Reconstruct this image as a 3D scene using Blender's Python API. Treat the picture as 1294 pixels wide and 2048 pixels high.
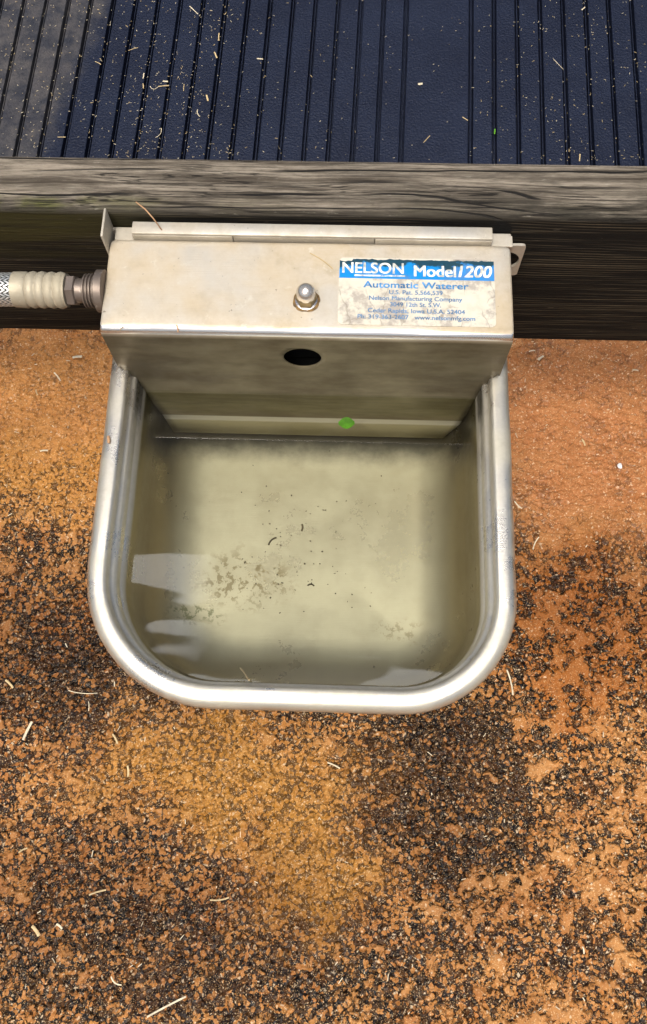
import bpy, bmesh, math, random
from mathutils import Vector, Matrix, noise
S = bpy.context.scene
for o in list(bpy.data.objects): bpy.data.objects.remove(o)
COL = S.collection
R = math.radians
random.seed(7)

# ---------------------------------------------------------------- camera
cd = bpy.data.cameras.new('camera'); cam = bpy.data.objects.new('camera', cd); COL.objects.link(cam)
CAMP = Vector((0.02501446, -0.32126054, 0.42541892))
CAMR = Matrix(((0.99937726, -0.02492685, 0.02497504), (0.03146686, 0.94984428, -0.31113612), (-0.01596676, 0.31172825, 0.95003714)))
cam.matrix_world = Matrix.Translation(CAMP) @ CAMR.to_4x4()
cd.sensor_fit = 'VERTICAL'; cd.sensor_height = 24; cd.lens = 24 * 1737.834 / 2048
cd.clip_start = 0.01; cd.clip_end = 300
S.camera = cam
# ---------------------------------------------------------------- sky, sun, exposure
SUN_EL, SUN_AZ = R(68), R(206)          # azimuth measured from +y towards +x
w = bpy.data.worlds.new('World'); S.world = w; w.use_nodes = True
wn = w.node_tree; bg = wn.nodes['Background']
sky = wn.nodes.new('ShaderNodeTexSky'); sky.sky_type = 'NISHITA'; sky.sun_disc = False
sky.sun_elevation = SUN_EL; sky.sun_rotation = SUN_AZ
sky.air_density = 1.2; sky.dust_density = 7.0; sky.ozone_density = 1.0
def wnode(t, ins, **kw):
    nd = wn.nodes.new(t)
    for k, v in kw.items(): setattr(nd, k, v)
    for k, v in ins.items():
        if isinstance(v, bpy.types.NodeSocket): wn.links.new(v, nd.inputs[k])
        else: nd.inputs[k].default_value = v
    return nd
# added bright sky gaps overhead, shaped for their reflections in the water
wd_ = wnode('ShaderNodeTexCoord', {}).outputs['Generated']
wz = wnode('ShaderNodeSeparateXYZ', {0: wd_}).outputs[2]
wzc = wnode('ShaderNodeMath', {0: wz, 1: .15}, operation='MAXIMUM').outputs[0]
wu = wnode('ShaderNodeVectorMath', {0: wd_, 3: wnode('ShaderNodeMath', {0: 1.0, 1: wzc}, operation='DIVIDE').outputs[0]}, operation='SCALE').outputs[0]
wm = wnode('ShaderNodeMapping', {'Vector': wu, 'Location': (.2, .63, 0), 'Scale': (.55, 1.7, 0)}).outputs[0]
wno = wnode('ShaderNodeTexNoise', {'Vector': wm, 'Scale': 11.0, 'Detail': 1.5, 'Roughness': .5}).outputs[0]
wmask = wnode('ShaderNodeMapRange', {0: wno, 1: .50, 2: .52, 3: 0, 4: 1}).outputs[0]
wreg = wnode('ShaderNodeMapRange', {0: wz, 1: .86, 2: .93, 3: 0, 4: 1}).outputs[0]
wsp = wnode('ShaderNodeSeparateXYZ', {0: wu}).outputs
wleft = wnode('ShaderNodeMapRange', {0: wsp[0], 1: -.15, 2: -.19, 3: 0, 4: 1}).outputs[0]
wlow = wnode('ShaderNodeMapRange', {0: wsp[1], 1: .155, 2: .145, 3: 0, 4: 1}).outputs[0]
wnear = wnode('ShaderNodeMapRange', {0: wsp[1], 1: .285, 2: .275, 3: 0, 4: 1}).outputs[0]
wside = wnode('ShaderNodeMath', {0: wnode('ShaderNodeMath', {0: wleft, 1: wlow}, operation='MAXIMUM').outputs[0], 1: wnear}, operation='MULTIPLY').outputs[0]
wf = wnode('ShaderNodeMath', {0: wnode('ShaderNodeMath', {0: wmask, 1: wreg}, operation='MULTIPLY').outputs[0], 1: wside}, operation='MULTIPLY').outputs[0]
wrimsky = wnode('ShaderNodeMapRange', {0: wnode('ShaderNodeVectorMath', {0: wnode('ShaderNodeVectorMath', {0: wu, 1: (1, 2.3, 0)}, operation='MULTIPLY').outputs[0], 1: (.02, .0, 0)}, operation='DISTANCE').outputs['Value'], 1: .34, 2: .24, 3: 0, 4: .55}).outputs[0]  # added bright sky patch, shaped to light the basin's front rim
wup = wnode('ShaderNodeMath', {0: wz, 1: .5}, operation='GREATER_THAN').outputs[0]
wrimsky = wnode('ShaderNodeMath', {0: wrimsky, 1: wup}, operation='MULTIPLY').outputs[0]
wf = wnode('ShaderNodeMath', {0: wf, 1: wrimsky}, operation='MAXIMUM').outputs[0]
wmix = wnode('ShaderNodeMix', {0: wf, 6: sky.outputs[0], 7: (78, 78, 79, 1)}, data_type='RGBA').outputs[2]
wn.links.new(wmix, bg.inputs[0]); bg.inputs[1].default_value = 0.07
sd = bpy.data.lights.new('sun', 'SUN'); sd.energy = 1.5; sd.angle = R(11); sd.color = (1.0, 0.95, 0.87)
sun = bpy.data.objects.new('sun', sd); COL.objects.link(sun)
sdir = Vector((math.sin(SUN_AZ) * math.cos(SUN_EL), math.cos(SUN_AZ) * math.cos(SUN_EL), math.sin(SUN_EL)))
sun.rotation_euler = sdir.to_track_quat('Z', 'Y').to_euler(); sun.location = sdir * 5
S.view_settings.view_transform = 'Standard'; S.view_settings.look = 'None'
S.view_settings.gamma = 1; S.view_settings.use_curve_mapping = False
S.view_settings.exposure = 0.6
S.render.engine = 'CYCLES'
S.cycles.max_bounces = 7; S.cycles.diffuse_bounces = 3; S.cycles.glossy_bounces = 4; S.cycles.transparent_max_bounces = 6
S.cycles.caustics_reflective = False; S.cycles.caustics_refractive = False

# ---------------------------------------------------------------- helpers
def link(o, parent=None):
    COL.objects.link(o)
    if parent: o.parent = parent
    return o
def obj(name, bm, mat, parent=None, smooth=True, sharp=35):
    me = bpy.data.meshes.new(name)
    bmesh.ops.recalc_face_normals(bm, faces=bm.faces)
    if smooth:
        for f in bm.faces: f.smooth = True
        for e in bm.edges:
            if len(e.link_faces) == 2 and e.calc_face_angle(0) > R(sharp): e.smooth = False
    bm.to_mesh(me); bm.free()
    me.materials.append(mat)
    return link(bpy.data.objects.new(name, me), parent)
def tag(o, label=None, cat=None, group=None, kind=None):
    if label: o['label'] = label
    if cat: o['category'] = cat
    if group: o['group'] = group
    if kind: o['kind'] = kind
    return o
def empty(name, loc=(0, 0, 0)):
    o = bpy.data.objects.new(name, None); o.location = loc; o.empty_display_size = .02
    return link(o)
def box(bm, a, b, bev=0, seg=2):
    m = bmesh.ops.create_cube(bm, size=1)
    for v in m['verts']:
        v.co = Vector([a[i] + (b[i] - a[i]) * (v.co[i] + .5) for i in range(3)])
    if bev:
        es = list({e for v in m['verts'] for e in v.link_edges})
        bmesh.ops.bevel(bm, geom=es, offset=bev, segments=seg, profile=.5, affect='EDGES')
def lathe(bm, prof, origin, axis='z', n=40, hexa=False):
    """prof: list of (radius, height along axis)"""
    rings = []
    for r, h in prof:
        ring = []
        for i in range(n):
            a = 2 * math.pi * i / n
            c, s = r * math.cos(a), r * math.sin(a)
            p = {'z': (c, s, h), 'x': (h, c, s), 'y': (c, h, s)}[axis]
            ring.append(bm.verts.new(Vector(p) + Vector(origin)))
        rings.append(ring)
    for a, b in zip(rings, rings[1:]):
        for i in range(n):
            bm.faces.new((a[i], a[(i + 1) % n], b[(i + 1) % n], b[i]))
    bm.faces.new(rings[0]); bm.faces.new(rings[-1])
def tube(bm, pts, rad, n=6, flat=1.0, taper=False):
    rings = []
    pts = [Vector(p) for p in pts]
    for k, p in enumerate(pts):
        t = (pts[min(k + 1, len(pts) - 1)] - pts[max(k - 1, 0)]).normalized()
        up = Vector((0, 0, 1)) if abs(t.z) < .9 else Vector((0, 1, 0))
        s = t.cross(up).normalized(); u = s.cross(t).normalized()
        rr = rad * (1 - .5 * k / (len(pts) - 1)) if taper else rad
        rings.append([bm.verts.new(p + s * math.cos(2 * math.pi * i / n) * rr + u * math.sin(2 * math.pi * i / n) * rr * flat) for i in range(n)])
    for a, b in zip(rings, rings[1:]):
        for i in range(n): bm.faces.new((a[i], a[(i + 1) % n], b[(i + 1) % n], b[i]))
    bm.faces.new(rings[0]); bm.faces.new(rings[-1])
def at(u, v, z):
    """photograph pixel -> world point on the level plane z (used once, to lay things on real surfaces)"""
    d = CAMR @ Vector(((u - 647) / 1737.834, -(v - 1024) / 1737.834, -1)); t = (z - CAMP.z) / d.z
    return CAMP + d * t

# ---------------------------------------------------------------- node helpers
class NT:
    def __init__(s, name):
        s.m = bpy.data.materials.new(name); s.m.use_nodes = True
        s.t = s.m.node_tree; s.b = s.t.nodes['Principled BSDF']; s.out = s.t.nodes['Material Output']
        tc = s.t.nodes.new('ShaderNodeTexCoord'); s.P = tc.outputs['Object']
    def n(s, typ, ins=None, **kw):
        nd = s.t.nodes.new(typ)
        for k, v in kw.items(): setattr(nd, k, v)
        for k, v in (ins or {}).items():
            i = nd.inputs[k]
            if isinstance(v, bpy.types.NodeSocket): s.t.links.new(v, i)
            else: i.default_value = v
        return nd
    def math(s, op, a, b=0, c=0, clamp=False):
        return s.n('ShaderNodeMath', {0: a, 1: b, 2: c}, operation=op, use_clamp=clamp).outputs[0]
    def noise(s, scale, detail=4, rough=.55, P=None, dist=0, lac=2.0):
        return s.n('ShaderNodeTexNoise', {'Vector': P or s.P, 'Scale': scale, 'Detail': detail, 'Roughness': rough, 'Distortion': dist, 'Lacunarity': lac})
    def mapr(s, v, a, b, c=0, d=1, smooth=True):
        return s.n('ShaderNodeMapRange', {0: v, 1: a, 2: b, 3: c, 4: d}, interpolation_type='SMOOTHSTEP' if smooth else 'LINEAR').outputs[0]
    def mix(s, f, a, b, mode='MIX'):
        a = a if isinstance(a, bpy.types.NodeSocket) else (*a, 1)
        b = b if isinstance(b, bpy.types.NodeSocket) else (*b, 1)
        return s.n('ShaderNodeMix', {0: f, 6: a, 7: b}, data_type='RGBA', blend_type=mode).outputs[2]
    def fmix(s, f, a, b):
        return s.n('ShaderNodeMix', {0: f, 2: a, 3: b}, data_type='FLOAT').outputs[0]
    def scaled(s, sc, loc=(0, 0, 0), rot=(0, 0, 0), P=None):
        return s.n('ShaderNodeMapping', {'Vector': P or s.P, 'Scale': sc, 'Location': loc, 'Rotation': rot}).outputs[0]
    def blob(s, c, r, P, soft=.5):
        """1 inside an ellipse with centre c and radii r on the xy plane, 0 outside"""
        q = s.n('ShaderNodeMapping', {'Vector': P, 'Scale': (1 / r[0], 1 / r[1], 0), 'Location': (-c[0] / r[0], -c[1] / r[1], 0)}).outputs[0]
        l = s.n('ShaderNodeVectorMath', {0: q}, operation='LENGTH').outputs['Value']
        return s.mapr(l, 1 + soft, 1 - soft)
    def bump(s, h, dist, strength=1.0, normal=None):
        ins = {'Height': h, 'Distance': dist, 'Strength': strength}
        if normal: ins['Normal'] = normal
        return s.n('ShaderNodeBump', ins).outputs[0]
    def set(s, **kw):
        for k, v in kw.items():
            i = s.b.inputs[k.replace('_', ' ')]
            if isinstance(v, bpy.types.NodeSocket): s.t.links.new(v, i)
            else: i.default_value = (*v, 1) if isinstance(v, tuple) and len(v) == 3 else v
        return s.m

# ---------------------------------------------------------------- materials
def mat_ground():
    s = NT('stained_concrete')
    w1 = s.noise(11, 7, .68); wv = s.n('ShaderNodeVectorMath', {0: w1.outputs['Color'], 1: (.5, .5, .5)}, operation='SUBTRACT').outputs[0]
    Q = s.n('ShaderNodeVectorMath', {0: wv, 1: (.17, .17, 0), 2: s.P}, operation='MULTIPLY_ADD').outputs[0]
    w2 = s.noise(90, 3); wv2 = s.n('ShaderNodeVectorMath', {0: w2.outputs['Color'], 1: (.5, .5, .5)}, operation='SUBTRACT').outputs[0]
    P2 = s.n('ShaderNodeVectorMath', {0: wv2, 1: (.009, .009, .009), 2: s.P}, operation='MULTIPLY_ADD').outputs[0]
    # regions of wear (stains with a place of their own)
    mud = s.math('MAXIMUM', s.blob((.30, .06), (.16, .13), Q, .45), s.math('MULTIPLY', s.blob((-.30, .10), (.2, .085), Q, .4), .55))
    gold = s.math('MAXIMUM', s.blob((-.075, -.305), (.125, .05), Q, .6), s.blob((-.31, -.005), (.09, .045), Q, .5))
    gold = s.math('MAXIMUM', gold, s.blob((.0, -.365), (.055, .075), Q, .6))
    sandy = s.blob((-.28, .05), (.17, .10), Q, .35)
    dark = s.math('MAXIMUM', s.blob((-.20, -.215), (.10, .05), Q, .5), s.blob((.13, -.31), (.09, .075), Q, .6))
    dark = s.math('MAXIMUM', dark, s.math('MULTIPLY', s.blob((-.08, -.46), (.16, .05), Q, .5), .7))
    wet = s.blob((.24, -.165), (.085, .085), Q, .5)
    flat = s.blob((.22, -.42), (.15, .16), Q, .5)
    # plateaus: worn flat stones
    A = s.noise(50, 4, .62, P2).outputs[0]
    A2 = s.noise(170, 3, .6, P2).outputs[0]
    A3 = s.noise(17, 2, .5).outputs[0]
    sel = s.math('ADD', s.math('MULTIPLY', A, .62), s.math('MULTIPLY', A2, .38))
    sel = s.math('ADD', sel, s.math('MULTIPLY', s.math('SUBTRACT', A3, .5), .30))
    thr = s.math('ADD', .566, 0)
    thr = s.math('MULTIPLY_ADD', flat, -.038, thr)
    thr = s.math('MULTIPLY_ADD', wet, -.050, thr)
    thr = s.math('MULTIPLY_ADD', mud, -.105, thr)
    thr = s.math('MULTIPLY_ADD', dark, .06, thr)
    thr = s.math('MULTIPLY_ADD', gold, -.01, thr)
    d = s.math('SUBTRACT', sel, thr)
    plat = s.mapr(d, -.008, .012)
    # grains
    g1 = s.n('ShaderNodeTexVoronoi', {'Vector': P2, 'Scale': 265.0, 'Randomness': 1.0}, feature='F1')
    g2 = s.n('ShaderNodeTexVoronoi', {'Vector': P2, 'Scale': 620.0, 'Randomness': 1.0}, feature='F1')
    fine = s.noise(620, 3, .6).outputs[0]
    dome = s.math('SUBTRACT', 1, s.math('POWER', s.math('MULTIPLY', g1.outputs['Distance'], 1.25), 2), clamp=True)
    dome2 = s.math('SUBTRACT', 1, s.math('POWER', s.math('MULTIPLY', g2.outputs['Distance'], 1.25), 2), clamp=True)
    r1 = s.n('ShaderNodeSeparateColor', {0: g1.outputs['Color']}).outputs[0]
    r2 = s.n('ShaderNodeSeparateColor', {0: g1.outputs['Color']}).outputs[1]
    gh = s.math('ADD', s.math('MULTIPLY', s.math('MULTIPLY', dome, s.math('MULTIPLY_ADD', r2, .7, .3)), .65), s.math('MULTIPLY', dome2, .35))
    mudh = s.math('ADD', s.math('MULTIPLY', s.noise(85, 6, .72, s.scaled((1, 1.7, 1), rot=(0, 0, .6), P=P2)).outputs[0], 3.0), s.math('MULTIPLY', fine, .7))
    mudh = s.math('SUBTRACT', mudh, 1.15)
    # height in 0..1
    low = s.math('MULTIPLY_ADD', gh, .62, s.math('MULTIPLY', A, .35))
    high = s.math('ADD', .80, s.math('MULTIPLY', fine, .22))
    H = s.fmix(plat, low, high)
    H = s.fmix(s.math('MULTIPLY', mud, .75), H, mudh)
    # colour
    big = s.noise(6, 4, .6).outputs[0]
    mid = s.noise(34, 4, .6).outputs[0]
    org = s.mix(s.mapr(mid, .35, .65), (.46, .195, .052), (.60, .31, .105))
    org = s.mix(s.math('MULTIPLY', gold, .75), org, (.50, .265, .042))
    org = s.mix(s.math('MULTIPLY', mud, .75), org, (.52, .215, .085))
    org = s.mix(s.math('MULTIPLY', sandy, .6), org, (.66, .33, .090))
    org = s.mix(s.math('MULTIPLY', wet, .85), org, (.46, .155, .014))
    org = s.mix(s.mapr(fine, .35, .75, 0, .35), org, s.mix(.5, org, (.75, .5, .25)))
    org = s.mix(1.0, org, (.66, .565, .45), mode='MULTIPLY')
    org = s.mix(s.mapr(s.noise(75, 5, .7, s.scaled((1, 1, 1), loc=(8, 2, 0))).outputs[0], .35, .7, 0, .5), org, s.mix(1.0, org, (1.35, 1.4, 1.6), mode='MULTIPLY'))
    blk = s.mix(s.mapr(big, .4, .6), (.004, .0025, .002), (.013, .006, .0035))
    brn = s.mix(.30, blk, org)
    # per-grain lightness : share of orange grains differs by region
    share = s.math('MULTIPLY_ADD', s.math('MAXIMUM', s.math('MULTIPLY', gold, .75), sandy), .50, .37)
    share = s.math('MULTIPLY_ADD', mud, .3, share)
    share = s.math('MULTIPLY_ADD', dark, -.26, share)
    share = s.math('MULTIPLY_ADD', s.math('SUBTRACT', mid, .5), .8, share)
    isor = s.mapr(s.math('SUBTRACT', share, r1), -.10, .06)
    gcol = s.mix(isor, s.mix(s.mapr(r2, .0, 1, 0, .55), blk, brn), org)
    gcol = s.mix(s.mapr(dome, .55, .15), gcol, blk)          # dirt and crevice shade, painted dark between the grains
    col = s.mix(plat, gcol, org)
    crack = s.mapr(s.math('ABSOLUTE', d), .020, .0, 0, .75)
    col = s.mix(s.math('MULTIPLY', crack, s.math('SUBTRACT', 1, s.math('MULTIPLY', mud, .8))), col, blk)
    col = s.mix(s.math('MULTIPLY', mud, .62), col, org)
    spk = s.mapr(s.n('ShaderNodeSeparateColor', {0: g2.outputs['Color']}).outputs[2], .965, .985)
    col = s.mix(s.math('MULTIPLY', spk, .6), col, (.75, .58, .38))
    soft = s.math('MULTIPLY', s.math('MAXIMUM', gold, sandy), .30)
    speck = s.mapr(s.noise(330, 4, .7).outputs[0], .50, .40, 0, .75)
    pit = s.mapr(s.noise(150, 4, .65, s.scaled((1, 1, 1), loc=(3, 3, 0))).outputs[0], .42, .34, 0, .7)
    col = s.mix(soft, col, s.mix(s.math('MAXIMUM', speck, pit), org, s.mix(.35, blk, org)))
    col = s.mix(s.math('MULTIPLY', s.math('MAXIMUM', plat, mud), s.math('MAXIMUM', s.math('MULTIPLY', speck, .35), s.math('MULTIPLY', pit, .8))), col, s.mix(.3, blk, org))
    spk2 = s.mapr(s.noise(900, 2, .5).outputs[0], .60, .68, 0, .7)
    col = s.mix(spk2, col, (.72, .50, .26))
    damp = s.math('MAXIMUM', s.blob((-.27, -.185), (.17, .085), Q, .7), s.math('MULTIPLY', s.blob((.29, -.13), (.15, .07), Q, .8), .7))
    damp = s.math('MAXIMUM', damp, s.math('MULTIPLY', s.blob((-.16, -.43), (.22, .07), Q, .7), .75))
    damp = s.math('MAXIMUM', damp, s.math('MULTIPLY', s.blob((.12, -.33), (.07, .10), Q, .7), .7))
    col = s.mix(damp, col, s.mix(1.0, col, (.52, .46, .42), mode='MULTIPLY'))
    rough = s.fmix(plat, .30, .66)
    disp = s.n('ShaderNodeDisplacement', {'Height': H, 'Midlevel': .85, 'Scale': .0062}).outputs[0]
    s.t.links.new(disp, s.out.inputs['Displacement'])
    s.m.displacement_method = 'DISPLACEMENT'
    return s.set(Base_Color=col, Roughness=rough, Specular_IOR_Level=s.fmix(s.math('MAXIMUM', plat, mud), .10, .22))

def mat_mat():
    s = NT('black_rubber')
    f = s.noise(500, 3, .6).outputs[0]; sp = s.n('ShaderNodeTexVoronoi', {'Vector': s.P, 'Scale': 330.0}).outputs['Distance']
    big = s.noise(14, 5, .6).outputs[0]
    # dusty, sunlit tone painted left of a slanting line
    sx = s.n('ShaderNodeSeparateXYZ', {0: s.P})
    e = s.math('SUBTRACT', s.math('MULTIPLY_ADD', s.math('SUBTRACT', sx.outputs[1], .40), .235, -.345), sx.outputs[0])
    e = s.math('MULTIPLY_ADD', s.math('SUBTRACT', s.noise(34, 7, .7).outputs[0], .5), .06, e)
    sunlit_dust = s.mapr(e, -.020, .016)
    mott = s.mapr(s.noise(60, 5, .65).outputs[0], .3, .7)
    base = s.mix(s.mapr(big, .3, .7), (.0045, .007, .019), (.008, .012, .028))
    dcol = s.mix(mott, (.022, .024, .032), (.075, .068, .066))
    col = s.mix(s.math('MULTIPLY', sunlit_dust, s.mapr(s.noise(22, 5, .7).outputs[0], .25, .65, .55, 1)), base, dcol)
    h = s.math('ADD', s.math('MULTIPLY', f, .6), s.math('MULTIPLY', sp, .6))
    spk = s.mapr(s.n('ShaderNodeTexVoronoi', {'Vector': s.P, 'Scale': 420.0}).outputs['Distance'], .10, .04)
    spk = s.math('MULTIPLY', spk, s.mapr(s.noise(25, 3).outputs[0], .5, .68))
    col = s.mix(s.math('MULTIPLY', spk, .5), col, (.45, .42, .36))
    return s.set(Base_Color=col, Roughness=s.fmix(sunlit_dust, .5, .85), Normal=s.bump(h, .0009, 1.0), Specular_IOR_Level=.3)

def mat_wood():
    s = NT('weathered_wood')
    sx = s.n('ShaderNodeSeparateXYZ', {0: s.P}); X, Y, Z = sx.outputs
    q1 = s.n('ShaderNodeVectorMath', {0: s.n('ShaderNodeVectorMath', {0: s.noise(7, 2).outputs['Color'], 1: (.5, .5, .5)}, operation='SUBTRACT').outputs[0], 1: (0, .010, .010), 2: s.P}, operation='MULTIPLY_ADD').outputs[0]
    # a knot pulls the grain around it
    g = s.noise(1, 6, .65, s.scaled((7, 230, 230), P=q1)).outputs[0]
    g2 = s.noise(1, 4, .6, s.scaled((3.5, 75, 75), P=q1)).outputs[0]
    g3 = s.noise(1, 3, .6, s.scaled((26, 700, 700), P=q1)).outputs[0]
    crackn = s.noise(1, 2, .5, s.scaled((2.0, 95, 95), loc=(3.7, 1.3, .4), rot=(0,0,.03), P=q1)).outputs[0]
    crack = s.mapr(s.math('ABSOLUTE', s.math('SUBTRACT', crackn, .53)), .017, .004)
    crack = s.math('MULTIPLY', crack, s.mapr(s.noise(1, 2, .5, s.scaled((6, 20, 20), loc=(9, 2, 2))).outputs[0], .42, .55))
    top = s.mix(s.mapr(g, .3, .7), (.045, .034, .023), (.31, .262, .20))
    top = s.mix(s.mapr(g2, .52, .72, 0, .55), top, (.10, .085, .062))
    top = s.mix(s.mapr(g3, .5, .75, 0, .45), top, (.13, .11, .085))
    stain = s.mapr(s.noise(1, 5, .65, s.scaled((9, 38, 38), loc=(2, 5, 1))).outputs[0], .52, .68)
    right = s.mapr(X, .0, .18)
    top = s.mix(s.math('MULTIPLY', stain, s.math('MULTIPLY_ADD', right, .6, .35)), top, (.030, .026, .020))
    moss = s.math('MULTIPLY', s.mapr(Y, .014, .004), s.mapr(s.noise(24, 4, .6).outputs[0], .42, .6))
    mossx = s.mapr(X, -.07, -.16)
    top = s.mix(s.math('MULTIPLY', moss, s.math('MULTIPLY_ADD', mossx, .75, .1)), top, (.12, .125, .025))
    edge = s.mapr(Y, .0045, .0005)
    top = s.mix(s.math('MULTIPLY', edge, .8), top, (.020, .017, .012))
    # front face: dark wood with thin pale ridges of grain
    ridge = s.mapr(s.noise(1, 4, .6, s.scaled((6, 1, 330), P=q1)).outputs[0], .52, .72)
    cn2 = s.noise(1, 3, .6, s.scaled((5, 300, 300), loc=(1.7, .3, 4), P=q1)).outputs[0]
    crack2 = s.math('MULTIPLY', s.mapr(s.math('ABSOLUTE', s.math('SUBTRACT', cn2, .5)), .022, .004), s.mapr(s.noise(1, 2, .5, s.scaled((8, 45, 45), loc=(5, 7, 2))).outputs[0], .45, .6))
    fib = s.noise(1, 5, .75, s.scaled((90, 600, 600))).outputs[0]
    top = s.mix(s.mapr(fib, .45, .68, 0, .55), top, (.05, .04, .03)); top = s.mix(s.mapr(fib, .42, .30, 0, .4), top, (.42, .38, .31))
    crack = s.math('MULTIPLY', crack2, .8)
    knot = s.blob((.175, .006), (.07, .016), s.P, .8)
    wob = s.noise(1, 3, .5, s.scaled((2.6, 22, 22), loc=(4, 4, 0))).outputs[0]
    def lines(coord, k, amp, off, wd):
        F = s.math('MULTIPLY_ADD', coord, k, s.math('MULTIPLY', wob, amp))
        F = s.math('MULTIPLY_ADD', knot, 1.6, F)
        F = s.math('MULTIPLY_ADD', s.noise(1, 2, .5, s.scaled((30, 60, 60), loc=(off, 0, 0))).outputs[0], .22, s.math('ADD', F, off))
        t = s.math('ABSOLUTE', s.math('SUBTRACT', s.math('FRACT', F), .5))
        return s.mapr(t, wd, wd * .35)
    l1 = s.math('MULTIPLY', lines(Y, 120, 3.2, .13, .085), s.mapr(s.noise(1, 2, .6, s.scaled((7, 70, 70), loc=(1, 8, 3))).outputs[0], .44, .54))
    l2 = s.math('MULTIPLY', lines(Y, 330, 4.5, .4, .16), s.mapr(s.noise(1, 3, .6, s.scaled((10, 120, 120), loc=(6, 1, 3))).outputs[0], .46, .60))
    top = s.mix(s.math('MULTIPLY', l2, .85), top, (.030, .024, .018))
    crack = s.math('MAXIMUM', crack, l1)
    low = s.math('MULTIPLY', s.mapr(Y, .026, .008), s.mapr(s.noise(1, 6, .7, s.scaled((14, 60, 60), loc=(1, 1, 6))).outputs[0], .38, .60))
    top = s.mix(s.math('MULTIPLY', low, s.math('MULTIPLY_ADD', right, .55, .3)), top, (.022, .019, .013))
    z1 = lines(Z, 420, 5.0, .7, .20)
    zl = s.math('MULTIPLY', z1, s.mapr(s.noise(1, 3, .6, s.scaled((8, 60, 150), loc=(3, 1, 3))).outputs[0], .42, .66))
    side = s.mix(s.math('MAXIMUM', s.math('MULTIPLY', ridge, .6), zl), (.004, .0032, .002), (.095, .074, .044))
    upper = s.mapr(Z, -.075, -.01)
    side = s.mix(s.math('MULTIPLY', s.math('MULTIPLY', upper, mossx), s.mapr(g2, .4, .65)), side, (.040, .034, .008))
    spec = s.mapr(s.noise(1, 3, .5, s.scaled((60, 400, 400))).outputs[0], .68, .74)
    side = s.mix(s.math('MULTIPLY', spec, .5), side, (.22, .18, .13))
    kx = s.math('MULTIPLY_ADD', s.math('SUBTRACT', s.noise(90, 3).outputs[0], .5), .012, s.math('DIVIDE', s.math('SUBTRACT', X, .1135), 1.0))
    kd = s.math('SQRT', s.math('ADD', s.math('POWER', s.math('DIVIDE', kx, .006), 2), s.math('POWER', s.math('DIVIDE', s.math('ADD', Z, .012), .009), 2)))
    side = s.mix(s.mapr(kd, 1.15, .8), side, (.001, .001, .001))  # knot hole's shadow painted as a black spot
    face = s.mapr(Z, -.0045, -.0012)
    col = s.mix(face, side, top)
    col = s.mix(s.math('MULTIPLY', crack, face), col, (.012, .010, .008))
    h = s.math('ADD', s.math('MULTIPLY', g, .5), s.math('MULTIPLY', fib, .6))
    h = s.math('MULTIPLY_ADD', s.math('MULTIPLY', crack, face), -1.2, h)
    h = s.math('MULTIPLY_ADD', ridge, s.math('MULTIPLY', s.math('SUBTRACT', 1, face), .6), h)
    return s.set(Base_Color=col, Roughness=.82, Normal=s.bump(h, .0012, 1.0), Specular_IOR_Level=.25)

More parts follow.
